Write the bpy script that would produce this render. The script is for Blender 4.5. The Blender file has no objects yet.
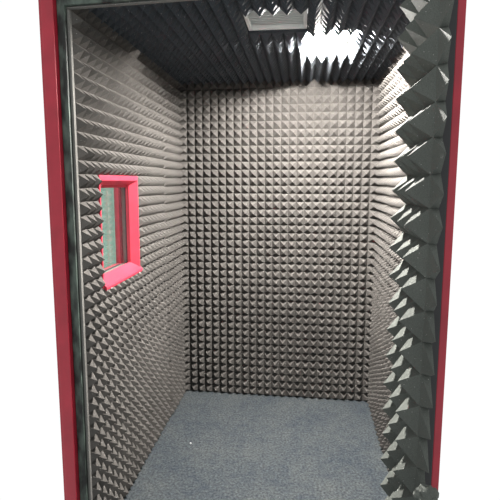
import bpy, bmesh, math, random
from mathutils import Vector, Matrix, noise
C = bpy.context.scene.collection
PI = math.pi
P = 0.05            # pyramid pitch
H = 2.05            # valley plane of the ceiling foam
W = 1.255           # room width between the valley planes
TH = 0.0345          # pyramid height

# ------------------------------------------------------------ materials
def new_mat(name):
    m = bpy.data.materials.new(name); m.use_nodes = True
    nt = m.node_tree; b = nt.nodes['Principled BSDF']
    return m, nt, b
def foam_mat(name, col, spec=0.15):
    m, nt, b = new_mat(name)
    N, L = nt.nodes, nt.links
    tc = N.new('ShaderNodeTexCoord')
    n1 = N.new('ShaderNodeTexNoise'); n1.inputs['Scale'].default_value = 3.0; n1.inputs['Detail'].default_value = 3
    n2 = N.new('ShaderNodeTexNoise'); n2.inputs['Scale'].default_value = 420; n2.inputs['Detail'].default_value = 4
    L.new(tc.outputs['Object'], n1.inputs['Vector']); L.new(tc.outputs['Object'], n2.inputs['Vector'])
    r = N.new('ShaderNodeValToRGB')
    r.color_ramp.elements[0].position = .3; r.color_ramp.elements[0].color = tuple(c*.85 for c in col)+(1,)
    r.color_ramp.elements[1].position = .7; r.color_ramp.elements[1].color = tuple(c*1.12 for c in col)+(1,)
    L.new(n1.outputs['Fac'], r.inputs['Fac'])
    mx = N.new('ShaderNodeMix'); mx.data_type = 'RGBA'; mx.blend_type = 'MULTIPLY'; mx.inputs['Factor'].default_value = 1
    r2 = N.new('ShaderNodeValToRGB')
    r2.color_ramp.elements[0].position = .3; r2.color_ramp.elements[0].color = (.72,.72,.72,1)
    r2.color_ramp.elements[1].position = .7; r2.color_ramp.elements[1].color = (1.15,1.15,1.15,1)
    L.new(n2.outputs['Fac'], r2.inputs['Fac'])
    L.new(r.outputs['Color'], mx.inputs['A']); L.new(r2.outputs['Color'], mx.inputs['B'])
    # sparse pale lint specks
    v = N.new('ShaderNodeTexVoronoi'); v.inputs['Scale'].default_value = 75
    L.new(tc.outputs['Object'], v.inputs['Vector'])
    sp = N.new('ShaderNodeValToRGB')
    sp.color_ramp.elements[0].position = .05; sp.color_ramp.elements[0].color = (1,1,1,1)
    sp.color_ramp.elements[1].position = .09; sp.color_ramp.elements[1].color = (0,0,0,1)
    L.new(v.outputs['Distance'], sp.inputs['Fac'])
    m2 = N.new('ShaderNodeMix'); m2.data_type = 'RGBA'
    L.new(sp.outputs['Color'], m2.inputs['Factor']); L.new(mx.outputs['Result'], m2.inputs['A'])
    m2.inputs['B'].default_value = (.45,.44,.42,1)
    L.new(m2.outputs['Result'], b.inputs['Base Color'])
    b.inputs['Roughness'].default_value = .85; b.inputs['Specular IOR Level'].default_value = spec
    bp = N.new('ShaderNodeBump'); bp.inputs['Strength'].default_value = .25; bp.inputs['Distance'].default_value = .002
    L.new(n2.outputs['Fac'], bp.inputs['Height']); L.new(bp.outputs['Normal'], b.inputs['Normal'])
    return m
def paint_mat(name, col, rough=.45, var=.12, scale=14, spec=.5):
    m, nt, b = new_mat(name)
    N, L = nt.nodes, nt.links
    tc = N.new('ShaderNodeTexCoord')
    n1 = N.new('ShaderNodeTexNoise'); n1.inputs['Scale'].default_value = scale; n1.inputs['Detail'].default_value = 5
    L.new(tc.outputs['Object'], n1.inputs['Vector'])
    r = N.new('ShaderNodeValToRGB')
    r.color_ramp.elements[0].position = .3; r.color_ramp.elements[0].color = tuple(c*(1-var) for c in col)+(1,)
    r.color_ramp.elements[1].position = .7; r.color_ramp.elements[1].color = tuple(c*(1+var) for c in col)+(1,)
    L.new(n1.outputs['Fac'], r.inputs['Fac']); L.new(r.outputs['Color'], b.inputs['Base Color'])
    b.inputs['Roughness'].default_value = rough; b.inputs['Specular IOR Level'].default_value = spec
    return m
FOAM = foam_mat('charcoal_foam', (.087,.082,.076))
DFOAM = foam_mat('door_foam', (.100,.108,.098))
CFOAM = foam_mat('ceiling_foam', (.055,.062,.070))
EDGE = foam_mat('cut_foam_edge', (.17,.166,.155))
TEAL = foam_mat('teal_foam', (.62,.92,.78))
RED = paint_mat('red_paint', (.36,.014,.032), .4)
REDW = paint_mat('window_red_paint', (.52,.040,.070), .38)
BOARD = paint_mat('board', (.12,.12,.12), .8)
WHITEP = paint_mat('white_plastic', (.78,.78,.76), .5, .03)
VENTM = paint_mat('vent_grey', (.78,.80,.78), .5, .06)
DARKP = paint_mat('dark_plastic', (.02,.02,.022), .6)
GREYM = paint_mat('grey_spacer', (.16,.19,.175), .6, .15, 30)
STEEL = paint_mat('screw_steel', (.7,.68,.66), .3)
# black worn rubber / velcro strip with greenish worn blotches
def strip_mat():
    m, nt, b = new_mat('worn_black_seal')
    N, L = nt.nodes, nt.links
    tc = N.new('ShaderNodeTexCoord'); mp = N.new('ShaderNodeMapping'); mp.inputs['Scale'].default_value = (1,1,.45)
    n1 = N.new('ShaderNodeTexNoise'); n1.inputs['Scale'].default_value = 34; n1.inputs['Detail'].default_value = 5
    L.new(tc.outputs['Object'], mp.inputs['Vector']); L.new(mp.outputs['Vector'], n1.inputs['Vector'])
    r = N.new('ShaderNodeValToRGB'); e = r.color_ramp.elements
    e[0].position = .38; e[0].color = (.008,.010,.009,1)
    e[1].position = .66; e[1].color = (.085,.115,.095,1)
    x = e.new(.46); x.color = (.030,.040,.034,1)
    L.new(n1.outputs['Fac'], r.inputs['Fac']); L.new(r.outputs['Color'], b.inputs['Base Color'])
    b.inputs['Roughness'].default_value = .6
    bp = N.new('ShaderNodeBump'); bp.inputs['Strength'].default_value = .5; bp.inputs['Distance'].default_value = .004
    L.new(n1.outputs['Fac'], bp.inputs['Height']); L.new(bp.outputs['Normal'], b.inputs['Normal'])
    return m
SEAL = strip_mat()
def carpet_mat():
    m, nt, b = new_mat('blue_grey_carpet')
    N, L = nt.nodes, nt.links
    tc = N.new('ShaderNodeTexCoord')
    a = N.new('ShaderNodeTexNoise'); a.inputs['Scale'].default_value = 4; a.inputs['Detail'].default_value = 4
    c = N.new('ShaderNodeTexNoise'); c.inputs['Scale'].default_value = 90; c.inputs['Detail'].default_value = 6; c.inputs['Roughness'].default_value = .7
    d = N.new('ShaderNodeTexNoise'); d.inputs['Scale'].default_value = 24; d.inputs['Detail'].default_value = 4
    for n in (a,c,d): L.new(tc.outputs['Object'], n.inputs['Vector'])
    r = N.new('ShaderNodeValToRGB'); e = r.color_ramp.elements
    e[0].position = .32; e[0].color = (.018,.024,.030,1)
    e[1].position = .70; e[1].color = (.092,.108,.118,1)
    L.new(c.outputs['Fac'], r.inputs['Fac'])
    r2 = N.new('ShaderNodeValToRGB'); e = r2.color_ramp.elements
    e[0].position = .35; e[0].color = (.78,.80,.84,1); e[1].position = .66; e[1].color = (1.32,1.22,1.10,1)
    mm = N.new('ShaderNodeMath'); mm.operation = 'MULTIPLY_ADD'; mm.inputs[1].default_value = .5
    L.new(a.outputs['Fac'], mm.inputs[0])
    h = N.new('ShaderNodeMath'); h.operation = 'MULTIPLY'; h.inputs[1].default_value = .5
    L.new(d.outputs['Fac'], h.inputs[0]); L.new(h.outputs[0], mm.inputs[2])
    L.new(mm.outputs[0], r2.inputs['Fac'])
    mx = N.new('ShaderNodeMix'); mx.data_type = 'RGBA'; mx.blend_type = 'MULTIPLY'; mx.inputs['Factor'].default_value = 1
    L.new(r.outputs['Color'], mx.inputs['A']); L.new(r2.outputs['Color'], mx.inputs['B'])
    L.new(mx.outputs['Result'], b.inputs['Base Color'])
    b.inputs['Roughness'].default_value = .95; b.inputs['Specular IOR Level'].default_value = .1
    bp = N.new('ShaderNodeBump'); bp.inputs['Strength'].default_value = .6; bp.inputs['Distance'].default_value = .004
    L.new(c.outputs['Fac'], bp.inputs['Height']); L.new(bp.outputs['Normal'], b.inputs['Normal'])
    return m
CARPET = carpet_mat()
def glass_mat():
    m = bpy.data.materials.new('window_glass'); m.use_nodes = True
    nt = m.node_tree; nt.nodes.clear(); N, L = nt.nodes, nt.links
    o = N.new('ShaderNodeOutputMaterial'); mx = N.new('ShaderNodeMixShader')
    t = N.new('ShaderNodeBsdfTransparent'); t.inputs['Color'].default_value = (.98,.995,.99,1)
    g = N.new('ShaderNodeBsdfGlossy'); g.inputs['Roughness'].default_value = .02
    lw = N.new('ShaderNodeLayerWeight'); pw = N.new('ShaderNodeMath'); pw.operation = 'POWER'; pw.inputs[1].default_value = 4
    L.new(lw.outputs['Facing'], pw.inputs[0])
    f = N.new('ShaderNodeMath'); f.operation = 'MULTIPLY_ADD'; f.inputs[1].default_value = .6; f.inputs[2].default_value = .02
    L.new(pw.outputs[0], f.inputs[0])
    L.new(f.outputs[0], mx.inputs[0]); L.new(t.outputs[0], mx.inputs[1]); L.new(g.outputs[0], mx.inputs[2])
    L.new(mx.outputs[0], o.inputs['Surface'])
    return m
GLASS = glass_mat()
def emis_mat(name, col, s):
    m, nt, b = new_mat(name)
    b.inputs['Base Color'].default_value = (.9,.9,.9,1)
    b.inputs['Emission Color'].default_value = col+(1,); b.inputs['Emission Strength'].default_value = s
    return m
LAMP = emis_mat('lamp_diffuser', (1.0,.955,.915), 17000.0)

# ------------------------------------------------------------ helpers
def link(name, bm, mat, parent=None, smooth=False):
    me = bpy.data.meshes.new(name); bmesh.ops.recalc_face_normals(bm, faces=bm.faces)
    bm.to_mesh(me); bm.free(); me.materials.append(mat)
    if smooth:
        for p in me.polygons: p.use_smooth = True
    o = bpy.data.objects.new(name, me); C.objects.link(o)
    if parent: o.parent = parent
    return o
def empty(name, loc=(0,0,0)):
    o = bpy.data.objects.new(name, None); o.location = loc; C.objects.link(o); return o
def tag(o, label, cat, group=None):
    o['label'] = label; o['category'] = cat
    if group: o['group'] = group
    return o
def struct(o): o['kind'] = 'structure'; return o
def box(bm, x0, x1, y0, y1, z0, z1, bev=0):
    r = bmesh.ops.create_cube(bm, size=1)
    for v in r['verts']:
        v.co = Vector(((x0+x1)/2+v.co.x*(x1-x0), (y0+y1)/2+v.co.y*(y1-y0), (z0+z1)/2+v.co.z*(z1-z0)))
    if bev:
        es = list({e for v in r['verts'] for e in v.link_edges})
        bmesh.ops.bevel(bm, geom=es, offset=bev, segments=2, affect='EDGES', profile=.5)
def boxobj(name, mat, dims, parent=None, bev=0):
    bm = bmesh.new(); box(bm, *dims, bev=bev); return link(name, bm, mat, parent)

rng = random.Random(7)
def wob(p, a):     # slow smooth sag of the foam sheet
    return a*noise.noise(Vector(p)*3.1)
def foam_sheet(name, O, u, v, n, nu, nv, mat, skip=(), base=.02, th=TH, jit=.0008, wave=.0015):
    """eggcrate of square pyramids; O = lattice origin, u/v = in-plane axes, n = towards the room"""
    O, u, v, n = map(Vector, (O, u, v, n))
    bm = bmesh.new(); top = {}; bot = {}
    def lat(i, j):
        if (i, j) not in top:
            p = O+u*(P*i)+v*(P*j)
            edge = i in (0, nu) or j in (0, nv)
            a = 0 if edge else jit
            q = p+u*rng.uniform(-a, a)+v*rng.uniform(-a, a)
            if not edge:
                q += u*wob(p, wave)+v*wob(p+Vector((5,5,5)), wave)
            top[i, j] = bm.verts.new(q+n*rng.uniform(0, .002))
            bot[i, j] = bm.verts.new(p-n*base)
        return top[i, j], bot[i, j]
    have = {(i, j) for i in range(nu) for j in range(nv)} - set(skip)
    for (i, j) in sorted(have):
        cs = [lat(i, j), lat(i+1, j), lat(i+1, j+1), lat(i, j+1)]
        mid = sum((c[0].co for c in cs), Vector())/4
        base_mid = mid-n*((mid-O).dot(n))
        tip = bm.verts.new(base_mid+n*(th*rng.uniform(.93, 1.05))+u*rng.uniform(-.0013, .0013)+v*(rng.uniform(-.0013, .0013)-.0008))
        for k in range(4): bm.faces.new((cs[k][0], cs[(k+1) % 4][0], tip))
        bm.faces.new([c[1] for c in reversed(cs)])
        for k, (di, dj) in enumerate(((0,-1), (1,0), (0,1), (-1,0))):
            if (i+di, j+dj) not in have:
                a, b = cs[k], cs[(k+1) % 4]
                bm.faces.new((a[0], a[1], b[1], b[0]))
    bmesh.ops.recalc_face_normals(bm, faces=bm.faces)
    return link(name, bm, mat)

# ------------------------------------------------------------ the booth shell
FY = -1.30          # front end of the foam on the left wall
floor = boxobj('floor', CARPET, (-.10, W+.05, -2.45, .06, -.03, 0)); struct(floor)
back = boxobj('wall_back', BOARD, (-.05, W+.05, .021, .06, 0, 2.12)); struct(back)
wy0, wy1, wz0, wz1 = -1.15, -.75, .978, 1.449       # window hole
bm = bmesh.new()
XL0, XL1 = -.060, -.021
box(bm, XL0, XL1, -1.315, wy0-.012, 0, 2.12); box(bm, XL0, XL1, wy1+.012, .021, 0, 2.12)
box(bm, XL0, XL1, wy0-.012, wy1+.012, 0, wz0-.012); box(bm, XL0, XL1, wy0-.012, wy1+.012, wz1+.012, 2.12)
struct(link('wall_left', bm, BOARD))
struct(boxobj('wall_right', BOARD, (W+.021, W+.05, -1.215, .021, 0, 2.12)))
# ceiling board with two cut-outs (lamp, vent)
LX0, LX1, LY0, LY1 = .80, 1.00, -.85, -.50
VX0, VX1, VY0, VY1 = .55, .80, -1.10, -.85
bm = bmesh.new(); zc0, zc1 = H+.021, 2.12
xs = [-.021, VX0, LX0, LX1, W+.021]; ys = [-1.315, VY0, VY1, LY0, LY1, .021]
for a in range(4):
    for b in range(5):
        cx, cy = (xs[a]+xs[a+1])/2, (ys[b]+ys[b+1])/2
        if LX0 < cx < LX1 and LY0 < cy < LY1: continue
        if VX0 < cx < VX1 and VY0 < cy < VY1: continue
        box(bm, xs[a], xs[a+1], ys[b], ys[b+1], zc0, zc1)
bmesh.ops.remove_doubles(bm, verts=bm.verts, dist=1e-5)
bm.faces.ensure_lookup_table()
struct(link('ceiling', bm, BOARD))

# ------------------------------------------------------------ foam sheets
t = foam_sheet('acoustic_foam_panel', (.0025,0,0), (1,0,0), (0,0,1), (0,-1,0), 25, 41, FOAM)
tag(t, 'charcoal pyramid foam sheet covering the whole back wall', 'foam panel')
# left wall: u runs from back to front
skipw = {(i, j) for i in range(15-7, 23-7) for j in range(20, 29)}
t = foam_sheet('acoustic_foam_panel', (-.002,-.357,0), (0,-1,0), (0,0,1), (1,0,0), 19, 41, FOAM, skipw)
tag(t, 'large charcoal pyramid foam sheet around the red window on the left wall', 'foam panel', 'pyramid foam sheets on the left wall')
t = foam_sheet('acoustic_foam_panel', (0.002,0,-.004), (0,-1,0), (0,0,1), (1,0,0), 7, 41, FOAM)
tag(t, 'narrow charcoal pyramid foam strip filling the back left corner', 'foam panel', 'pyramid foam sheets on the left wall')
t = foam_sheet('acoustic_foam_panel', (W,-.352,0), (0,-1,0), (0,0,1), (-1,0,0), 17, 41, FOAM)
tag(t, 'charcoal pyramid foam sheet on the right wall half hidden behind the coarse foam jamb', 'foam panel', 'pyramid foam sheets on the right wall')
t = foam_sheet('acoustic_foam_panel', (W-.001,0,.002), (0,-1,0), (0,0,1), (-1,0,0), 7, 41, FOAM)
tag(t, 'narrow charcoal pyramid foam strip filling the back right corner', 'foam panel', 'pyramid foam sheets on the right wall')
def cells(x0, x1, y0, y1):
    return {(i, j) for i in range(round(x0/P), round(x1/P)) for j in range(round(-y1/P), round(-y0/P))}
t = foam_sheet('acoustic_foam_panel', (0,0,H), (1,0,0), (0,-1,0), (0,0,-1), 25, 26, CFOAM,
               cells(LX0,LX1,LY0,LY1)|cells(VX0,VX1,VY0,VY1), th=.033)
tag(t, 'dark pyramid foam sheet on the ceiling with cut-outs for lamp and vent', 'foam panel')

# ------------------------------------------------------------ ceiling lamp
t = empty('ceiling_lamp', (.855, -.735, H+.045))
tag(t, 'bright glowing lamp recessed in the dark foam ceiling', 'lamp')
bm = bmesh.new()     # housing: square pan above the cut-out
w2, d2 = (LX1-LX0)/2-.011, (LY1-LY0)/2-.001
box(bm, -.050, .135, -.105, .225, -.002, .010)
link('housing', bm, WHITEP, t)
def lathe(prof, n=24):
    bm = bmesh.new(); rings = []
    for r, z in prof:
        rings.append([bm.verts.new((r*math.cos(a*2*PI/n), r*math.sin(a*2*PI/n), z)) for a in range(n)] if r else [bm.verts.new((0,0,z))])
    for k in range(len(rings)-1):
        A, B = rings[k], rings[k+1]
        for a in range(n):
            q = [A[a % len(A)], B[a % len(B)], B[(a+1) % n % len(B)], A[(a+1) % n % len(A)]]
            u = []
            for v in q:
                if v not in u: u.append(v)
            bm.faces.new(u)
    return bm
BZ = -.052     # bulb centre below the housing
link('bulb', lathe([(.027*math.sin(k*PI/12), BZ-.010*math.cos(k*PI/12)) for k in range(12)]+[(0, BZ+.010)]), LAMP, t, True)
link('socket', lathe([(0, BZ+.0105), (.0125, BZ+.0105), (.016, BZ+.016), (.016, BZ+.040), (.016, -.0025), (0, -.0025)]), WHITEP, t, True)
link('bezel', lathe([(.030, -.0025), (.045, -.0025), (.045, -.008), (.040, -.012), (.030, -.008), (.030, -.0025)]), WHITEP, t)

# ------------------------------------------------------------ ceiling vent
t = empty('air_vent', ((VX0+VX1)/2, (VY0+VY1)/2, H+.03))
tag(t, 'light grey slatted air vent set in the ceiling foam left of the lamp', 'air vent')
bm = bmesh.new(); a = .122
box(bm, -a, a, -a, -a+.014, -.020, .0); box(bm, -a, a, a-.014, a, -.020, .0)
box(bm, -a, -a+.014, -a+.014, a-.014, -.020, .0); box(bm, a-.014, a, -a+.014, a-.014, -.020, .0)
link('frame', bm, VENTM, t)
boxobj('back_plate', VENTM, (-a, a, -a, a, .0005, .008), t)
for k in range(12):
    bm = bmesh.new(); y = -.099+k*.018
    r = bmesh.ops.create_cube(bm, size=1)
    M = Matrix.Translation((0, y, -.008)) @ Matrix.Rotation(math.radians(22), 4, 'X')
    for v in r['verts']: v.co = M @ Vector((v.co.x*2*(a-.0155), v.co.y*.0175, v.co.z*.002))
    link('slat', bm, VENTM, t)

# ------------------------------------------------------------ window in the left wall
win = struct(empty('window_1', (0, (wy0+wy1)/2, wz0)))
def wbox(name, mat, x0, x1, y0, y1, z0, z1, bev=0, parent=win):
    cy = (wy0+wy1)/2
    return boxobj(name, mat, (x0, x1, y0-cy, y1-cy, z0-wz0, z1-wz0), parent, bev)
def rloops(name, mat, loops):
    """closed frame swept through rectangular loops; loop = (x, near, far, bottom, top insets)"""
    cy = (wy0+wy1)/2; bm = bmesh.new(); rs = []
    for x, n, f, b, tp in loops:
        y0, y1, z0, z1 = wy0-cy+n, wy1-cy-f, b, wz1-wz0-tp
        rs.append([bm.verts.new(c) for c in ((x,y0,z0), (x,y1,z0), (x,y1,z1), (x,y0,z1))])
    for k in range(len(rs)):
        A, B = rs[k], rs[(k+1) % len(rs)]
        for q in range(4): bm.faces.new((A[q], A[(q+1) % 4], B[(q+1) % 4], B[q]))
    return link(name, bm, mat, win)
# flat flange, then a splayed reveal running in to the stop
rloops('frame', REDW, [(-.040,0,0,0,0), (.004,0,0,0,0), (.0055,.002,.002,.002,.002), (.0055,.007,.007,.010,.020), (.004,.008,.008,.012,.022),
                       (-.030,.030,.030,.040,.040), (-.040,.030,.030,.040,.040)])
# rounded front lip of the sill and its slope
bm = bmesh.new(); sec = [(.0057,.004), (.012,.006), (.017,.013), (.018,.022), (.014,.029), (.006,.033), (-.030,.059), (-.038,.059), (-.038,.050), (.0057,.014)]
L_ = (wy1-wy0)/2-.003; ends = []
for yy in (-L_, L_): ends.append([bm.verts.new((x, yy if x > -.02 else yy*(1-.032/L_), z)) for x, z in sec])
for k in range(len(sec)): bm.faces.new((ends[0][k], ends[0][(k+1) % len(sec)], ends[1][(k+1) % len(sec)], ends[1][k]))
bm.faces.new(ends[0]); bm.faces.new(list(reversed(ends[1])))
link('sill', bm, REDW, win)
def stop(name, mat, x0, x1, s, b, tp):
    return rloops(name, mat, [(x0,0,0,0,0), (x1,0,0,0,0), (x1,s,s,b,tp), (x0,s,s,b,tp)])
stop('inner_stop', REDW, -.046, -.0405, .031, .050, .052)
stop('seal', DARKP, -.053, -.0465, .026, .052, .052)
stop('spacer', GREYM, -.072, -.0535, .020, .050, .048)
stop('seal', DARKP, -.084, -.0725, .024, .052, .050)
stop('outer_frame', REDW, -.108, -.0845, .022, .050, .046)
wbox('pane', GLASS, -.0515, -.0485, wy0+.027, wy1-.027, wz0+.053, wz1-.053)
wbox('pane', GLASS, -.0795, -.0765, wy0+.025, wy1-.025, wz0+.053, wz1-.051)
for y in (wy0+.05, wy1-.04):
    bm = bmesh.new()
    bmesh.ops.create_cone(bm, cap_ends=True, segments=12, radius1=.004, radius2=.003, depth=.002,
        matrix=Matrix.Translation((.0165, y-(wy0+wy1)/2, .010)) @ Matrix.Rotation(PI/2, 4, 'Y'))
    link('screw', bm, STEEL, win)

# the neighbouring room seen through it: teal pyramid foam on a wall
struct(boxobj('wall_neighbour', BOARD, (-1.22, -.115, .921, .95, 0, 2.12)))
t = foam_sheet('acoustic_foam_panel', (-1.22,.90,.25), (1,0,0), (0,0,1), (0,-1,0), 22, 36, TEAL, th=.02)
tag(t, 'pale teal foam sheet in the next room, seen through the red window', 'foam panel')

# ------------------------------------------------------------ door frame at the front left
yf = -1.316
struct(boxobj('trim_1', EDGE, (-.007, 0.003, -1.318, -1.3035, 0, 1.998), bev=.002))       # cut foam edge
struct(boxobj('trim_2', EDGE, (-.0105, W, -1.318, -1.3035, 2.0, 2.005), bev=.001))
struct(boxobj('trim_3', SEAL, (-.036, -.0075, -1.330, -1.316, 0, 2.045), bev=.003))
struct(boxobj('trim_4', SEAL, (-.0105, W+.02, -1.330, -1.316, 2.006, 2.045), bev=.003))
df = struct(empty('door_1', (-.08, -1.335, 0)))
bm = bmesh.new(); box(bm, .001, .0435, -.015, .012, 0, 2.09, .002); link('door_frame', bm, RED, df)
bm = bmesh.new(); box(bm, -.014, .0005, -.004, .012, 0, 2.09, .002); link('door_frame', bm, RED, df)
bm = bmesh.new(); box(bm, .044, 1.36, -.015, .012, 2.0455, 2.09, .002); link('door_head', bm, RED, df)

# the old frame head is not quite level: it rises slightly to the right
for nm in ('trim_2', 'trim_4', 'door_head'):
    for v in bpy.data.objects[nm].data.vertices: v.co.z += .026*max(v.co.x, 0)

# ------------------------------------------------------------ right jamb of the doorway, padded with coarser foam
Q = .093; JH = .055; jx, jy, z0, NR = 1.129, -1.278, .0505, 21
jamb = empty('acoustic_foam_panel', (jx, jy-.14, z0))
tag(jamb, 'coarse large pyramid foam on the right jamb of the doorway, torn low down', 'foam panel')
ox, oy = jx, jy-.14
pts = [(jx, jy), (jx, jy-Q), (jx, jy-2*Q), (jx, jy-3*Q), (jx+.022, jy-3*Q-.008)]
bps = [(jx+.020, jy), (jx+.020, jy-Q), (jx+.020, jy-2*Q), (jx+.020, jy-3*Q+.03), (jx+.0215, jy-3*Q+.03)]
rr = random.Random(3); bm = bmesh.new(); grid = {}; bg = {}
for i, p in enumerate(pts):
    for j in range(NR+1):
        grid[i, j] = bm.verts.new((p[0]-ox+rr.uniform(-.002,.002), p[1]-oy+rr.uniform(-.002,.002), j*Q+rr.uniform(-.003,.003)))
        bg[i, j] = bm.verts.new((bps[i][0]-ox, bps[i][1]-oy, j*Q))
for i in range(4):
    for j in range(NR):
        cs = [grid[i,j], grid[i+1,j], grid[i+1,j+1], grid[i,j+1]]
        mid = sum((c.co for c in cs), Vector())/4
        if i < 3: q = mid+Vector((-JH*rr.uniform(.95,1.05), rr.uniform(-.003,.003), rr.uniform(-.003,.003)))
        else: q = Vector((jx-ox+.009+rr.uniform(-.005,.003), jy-3*Q-oy-.083+rr.uniform(-.006,.006), mid.z+rr.uniform(-.012,.006)))
        tip = bm.verts.new(q)
        for k in range(4): bm.faces.new((cs[k], cs[(k+1) % 4], tip))
        bm.faces.new([bg[i,j+1], bg[i+1,j+1], bg[i+1,j], bg[i,j]])
for j in range(NR):
    for i in (0, 4): bm.faces.new((grid[i,j], grid[i,j+1], bg[i,j+1], bg[i,j]))
for i in range(4):
    for j in (0, NR): bm.faces.new((grid[i,j], grid[i+1,j], bg[i+1,j], bg[i,j]))
link('pyramid_sheet', bm, DFOAM, jamb)
bm = bmesh.new(); bmesh.ops.create_icosphere(bm, subdivisions=3, radius=1)
for v in bm.verts:
    k = 1+.45*noise.noise(v.co*1.7+Vector((3,1,7)))+.18*noise.noise(v.co*5)
    v.co = Vector((v.co.x*.032*k, v.co.y*.024*k, v.co.z*.030*k))+Vector((.010, -.14-.072, .575-z0))
o = link('torn_foam', bm, DFOAM, jamb); o['label'] = 'torn lump of foam at the edge'
struct(boxobj('wall_front', BOARD, (jx+.022, 1.174, jy-3*Q+.045, jy+.0, 0, 2.0)))
struct(boxobj('trim_5', DARKP, (jx+.022, 1.1825, jy-3*Q+.031, jy-3*Q+.0445, 0, 2.0), bev=.002))
struct(boxobj('trim_6', RED, (1.183, 1.205, jy-3*Q+.035, jy, 0, 2.0), bev=.002))

# one white crumb on the carpet
bm = bmesh.new(); bmesh.ops.create_icosphere(bm, subdivisions=2, radius=.004)
for v in bm.verts: v.co *= 1+.3*noise.noise(v.co*300)
t = link('crumb', bm, WHITEP); t.location = (.205, -.60, .003)
tag(t, 'tiny white crumb lying on the blue grey carpet', 'crumb')

# ------------------------------------------------------------ world, camera
w = bpy.data.worlds.new('world'); bpy.context.scene.world = w; w.use_nodes = True
bgn = w.node_tree.nodes['Background']
bgn.inputs['Color'].default_value = (.97,1.0,1.0,1)
# added plain white ambient world, dimmed behind the viewer to deepen contrast inside
N, L = w.node_tree.nodes, w.node_tree.links
tc = N.new('ShaderNodeTexCoord'); sx = N.new('ShaderNodeSeparateXYZ'); mr = N.new('ShaderNodeMapRange')
mr.inputs['From Min'].default_value = -.6; mr.inputs['From Max'].default_value = .3
mr.inputs['To Min'].default_value = .85; mr.inputs['To Max'].default_value = 1.05
L.new(tc.outputs['Generated'], sx.inputs[0]); L.new(sx.outputs['Y'], mr.inputs['Value']); L.new(mr.outputs['Result'], bgn.inputs['Strength'])

cam = bpy.data.cameras.new('camera'); co = bpy.data.objects.new('camera', cam); C.objects.link(co)
bpy.context.scene.camera = co
p, y, r = .1185, .119, .0022
cy, sy, cp, sp = math.cos(y), math.sin(y), math.cos(p), math.sin(p)
F = Vector((-sy*cp, cy*cp, -sp)); Rv = Vector((cy, sy, 0)); U = Rv.cross(F)
R2 = Rv*math.cos(r)+U*math.sin(r); U2 = -Rv*math.sin(r)+U*math.cos(r)
M = Matrix((R2, U2, -F)).transposed().to_4x4(); M.translation = Vector((.789, -2.77, 1.425))
co.matrix_world = M
cam.sensor_fit = 'HORIZONTAL'; cam.sensor_width = 36; cam.lens = 434.4/500*36
cam.shift_y = -(250-233.3)/500; cam.clip_start = .02

vs_ = bpy.context.scene.view_settings
vs_.view_transform = 'Standard'; vs_.look = 'None'; vs_.gamma = 1; vs_.exposure = 0; vs_.use_curve_mapping = False
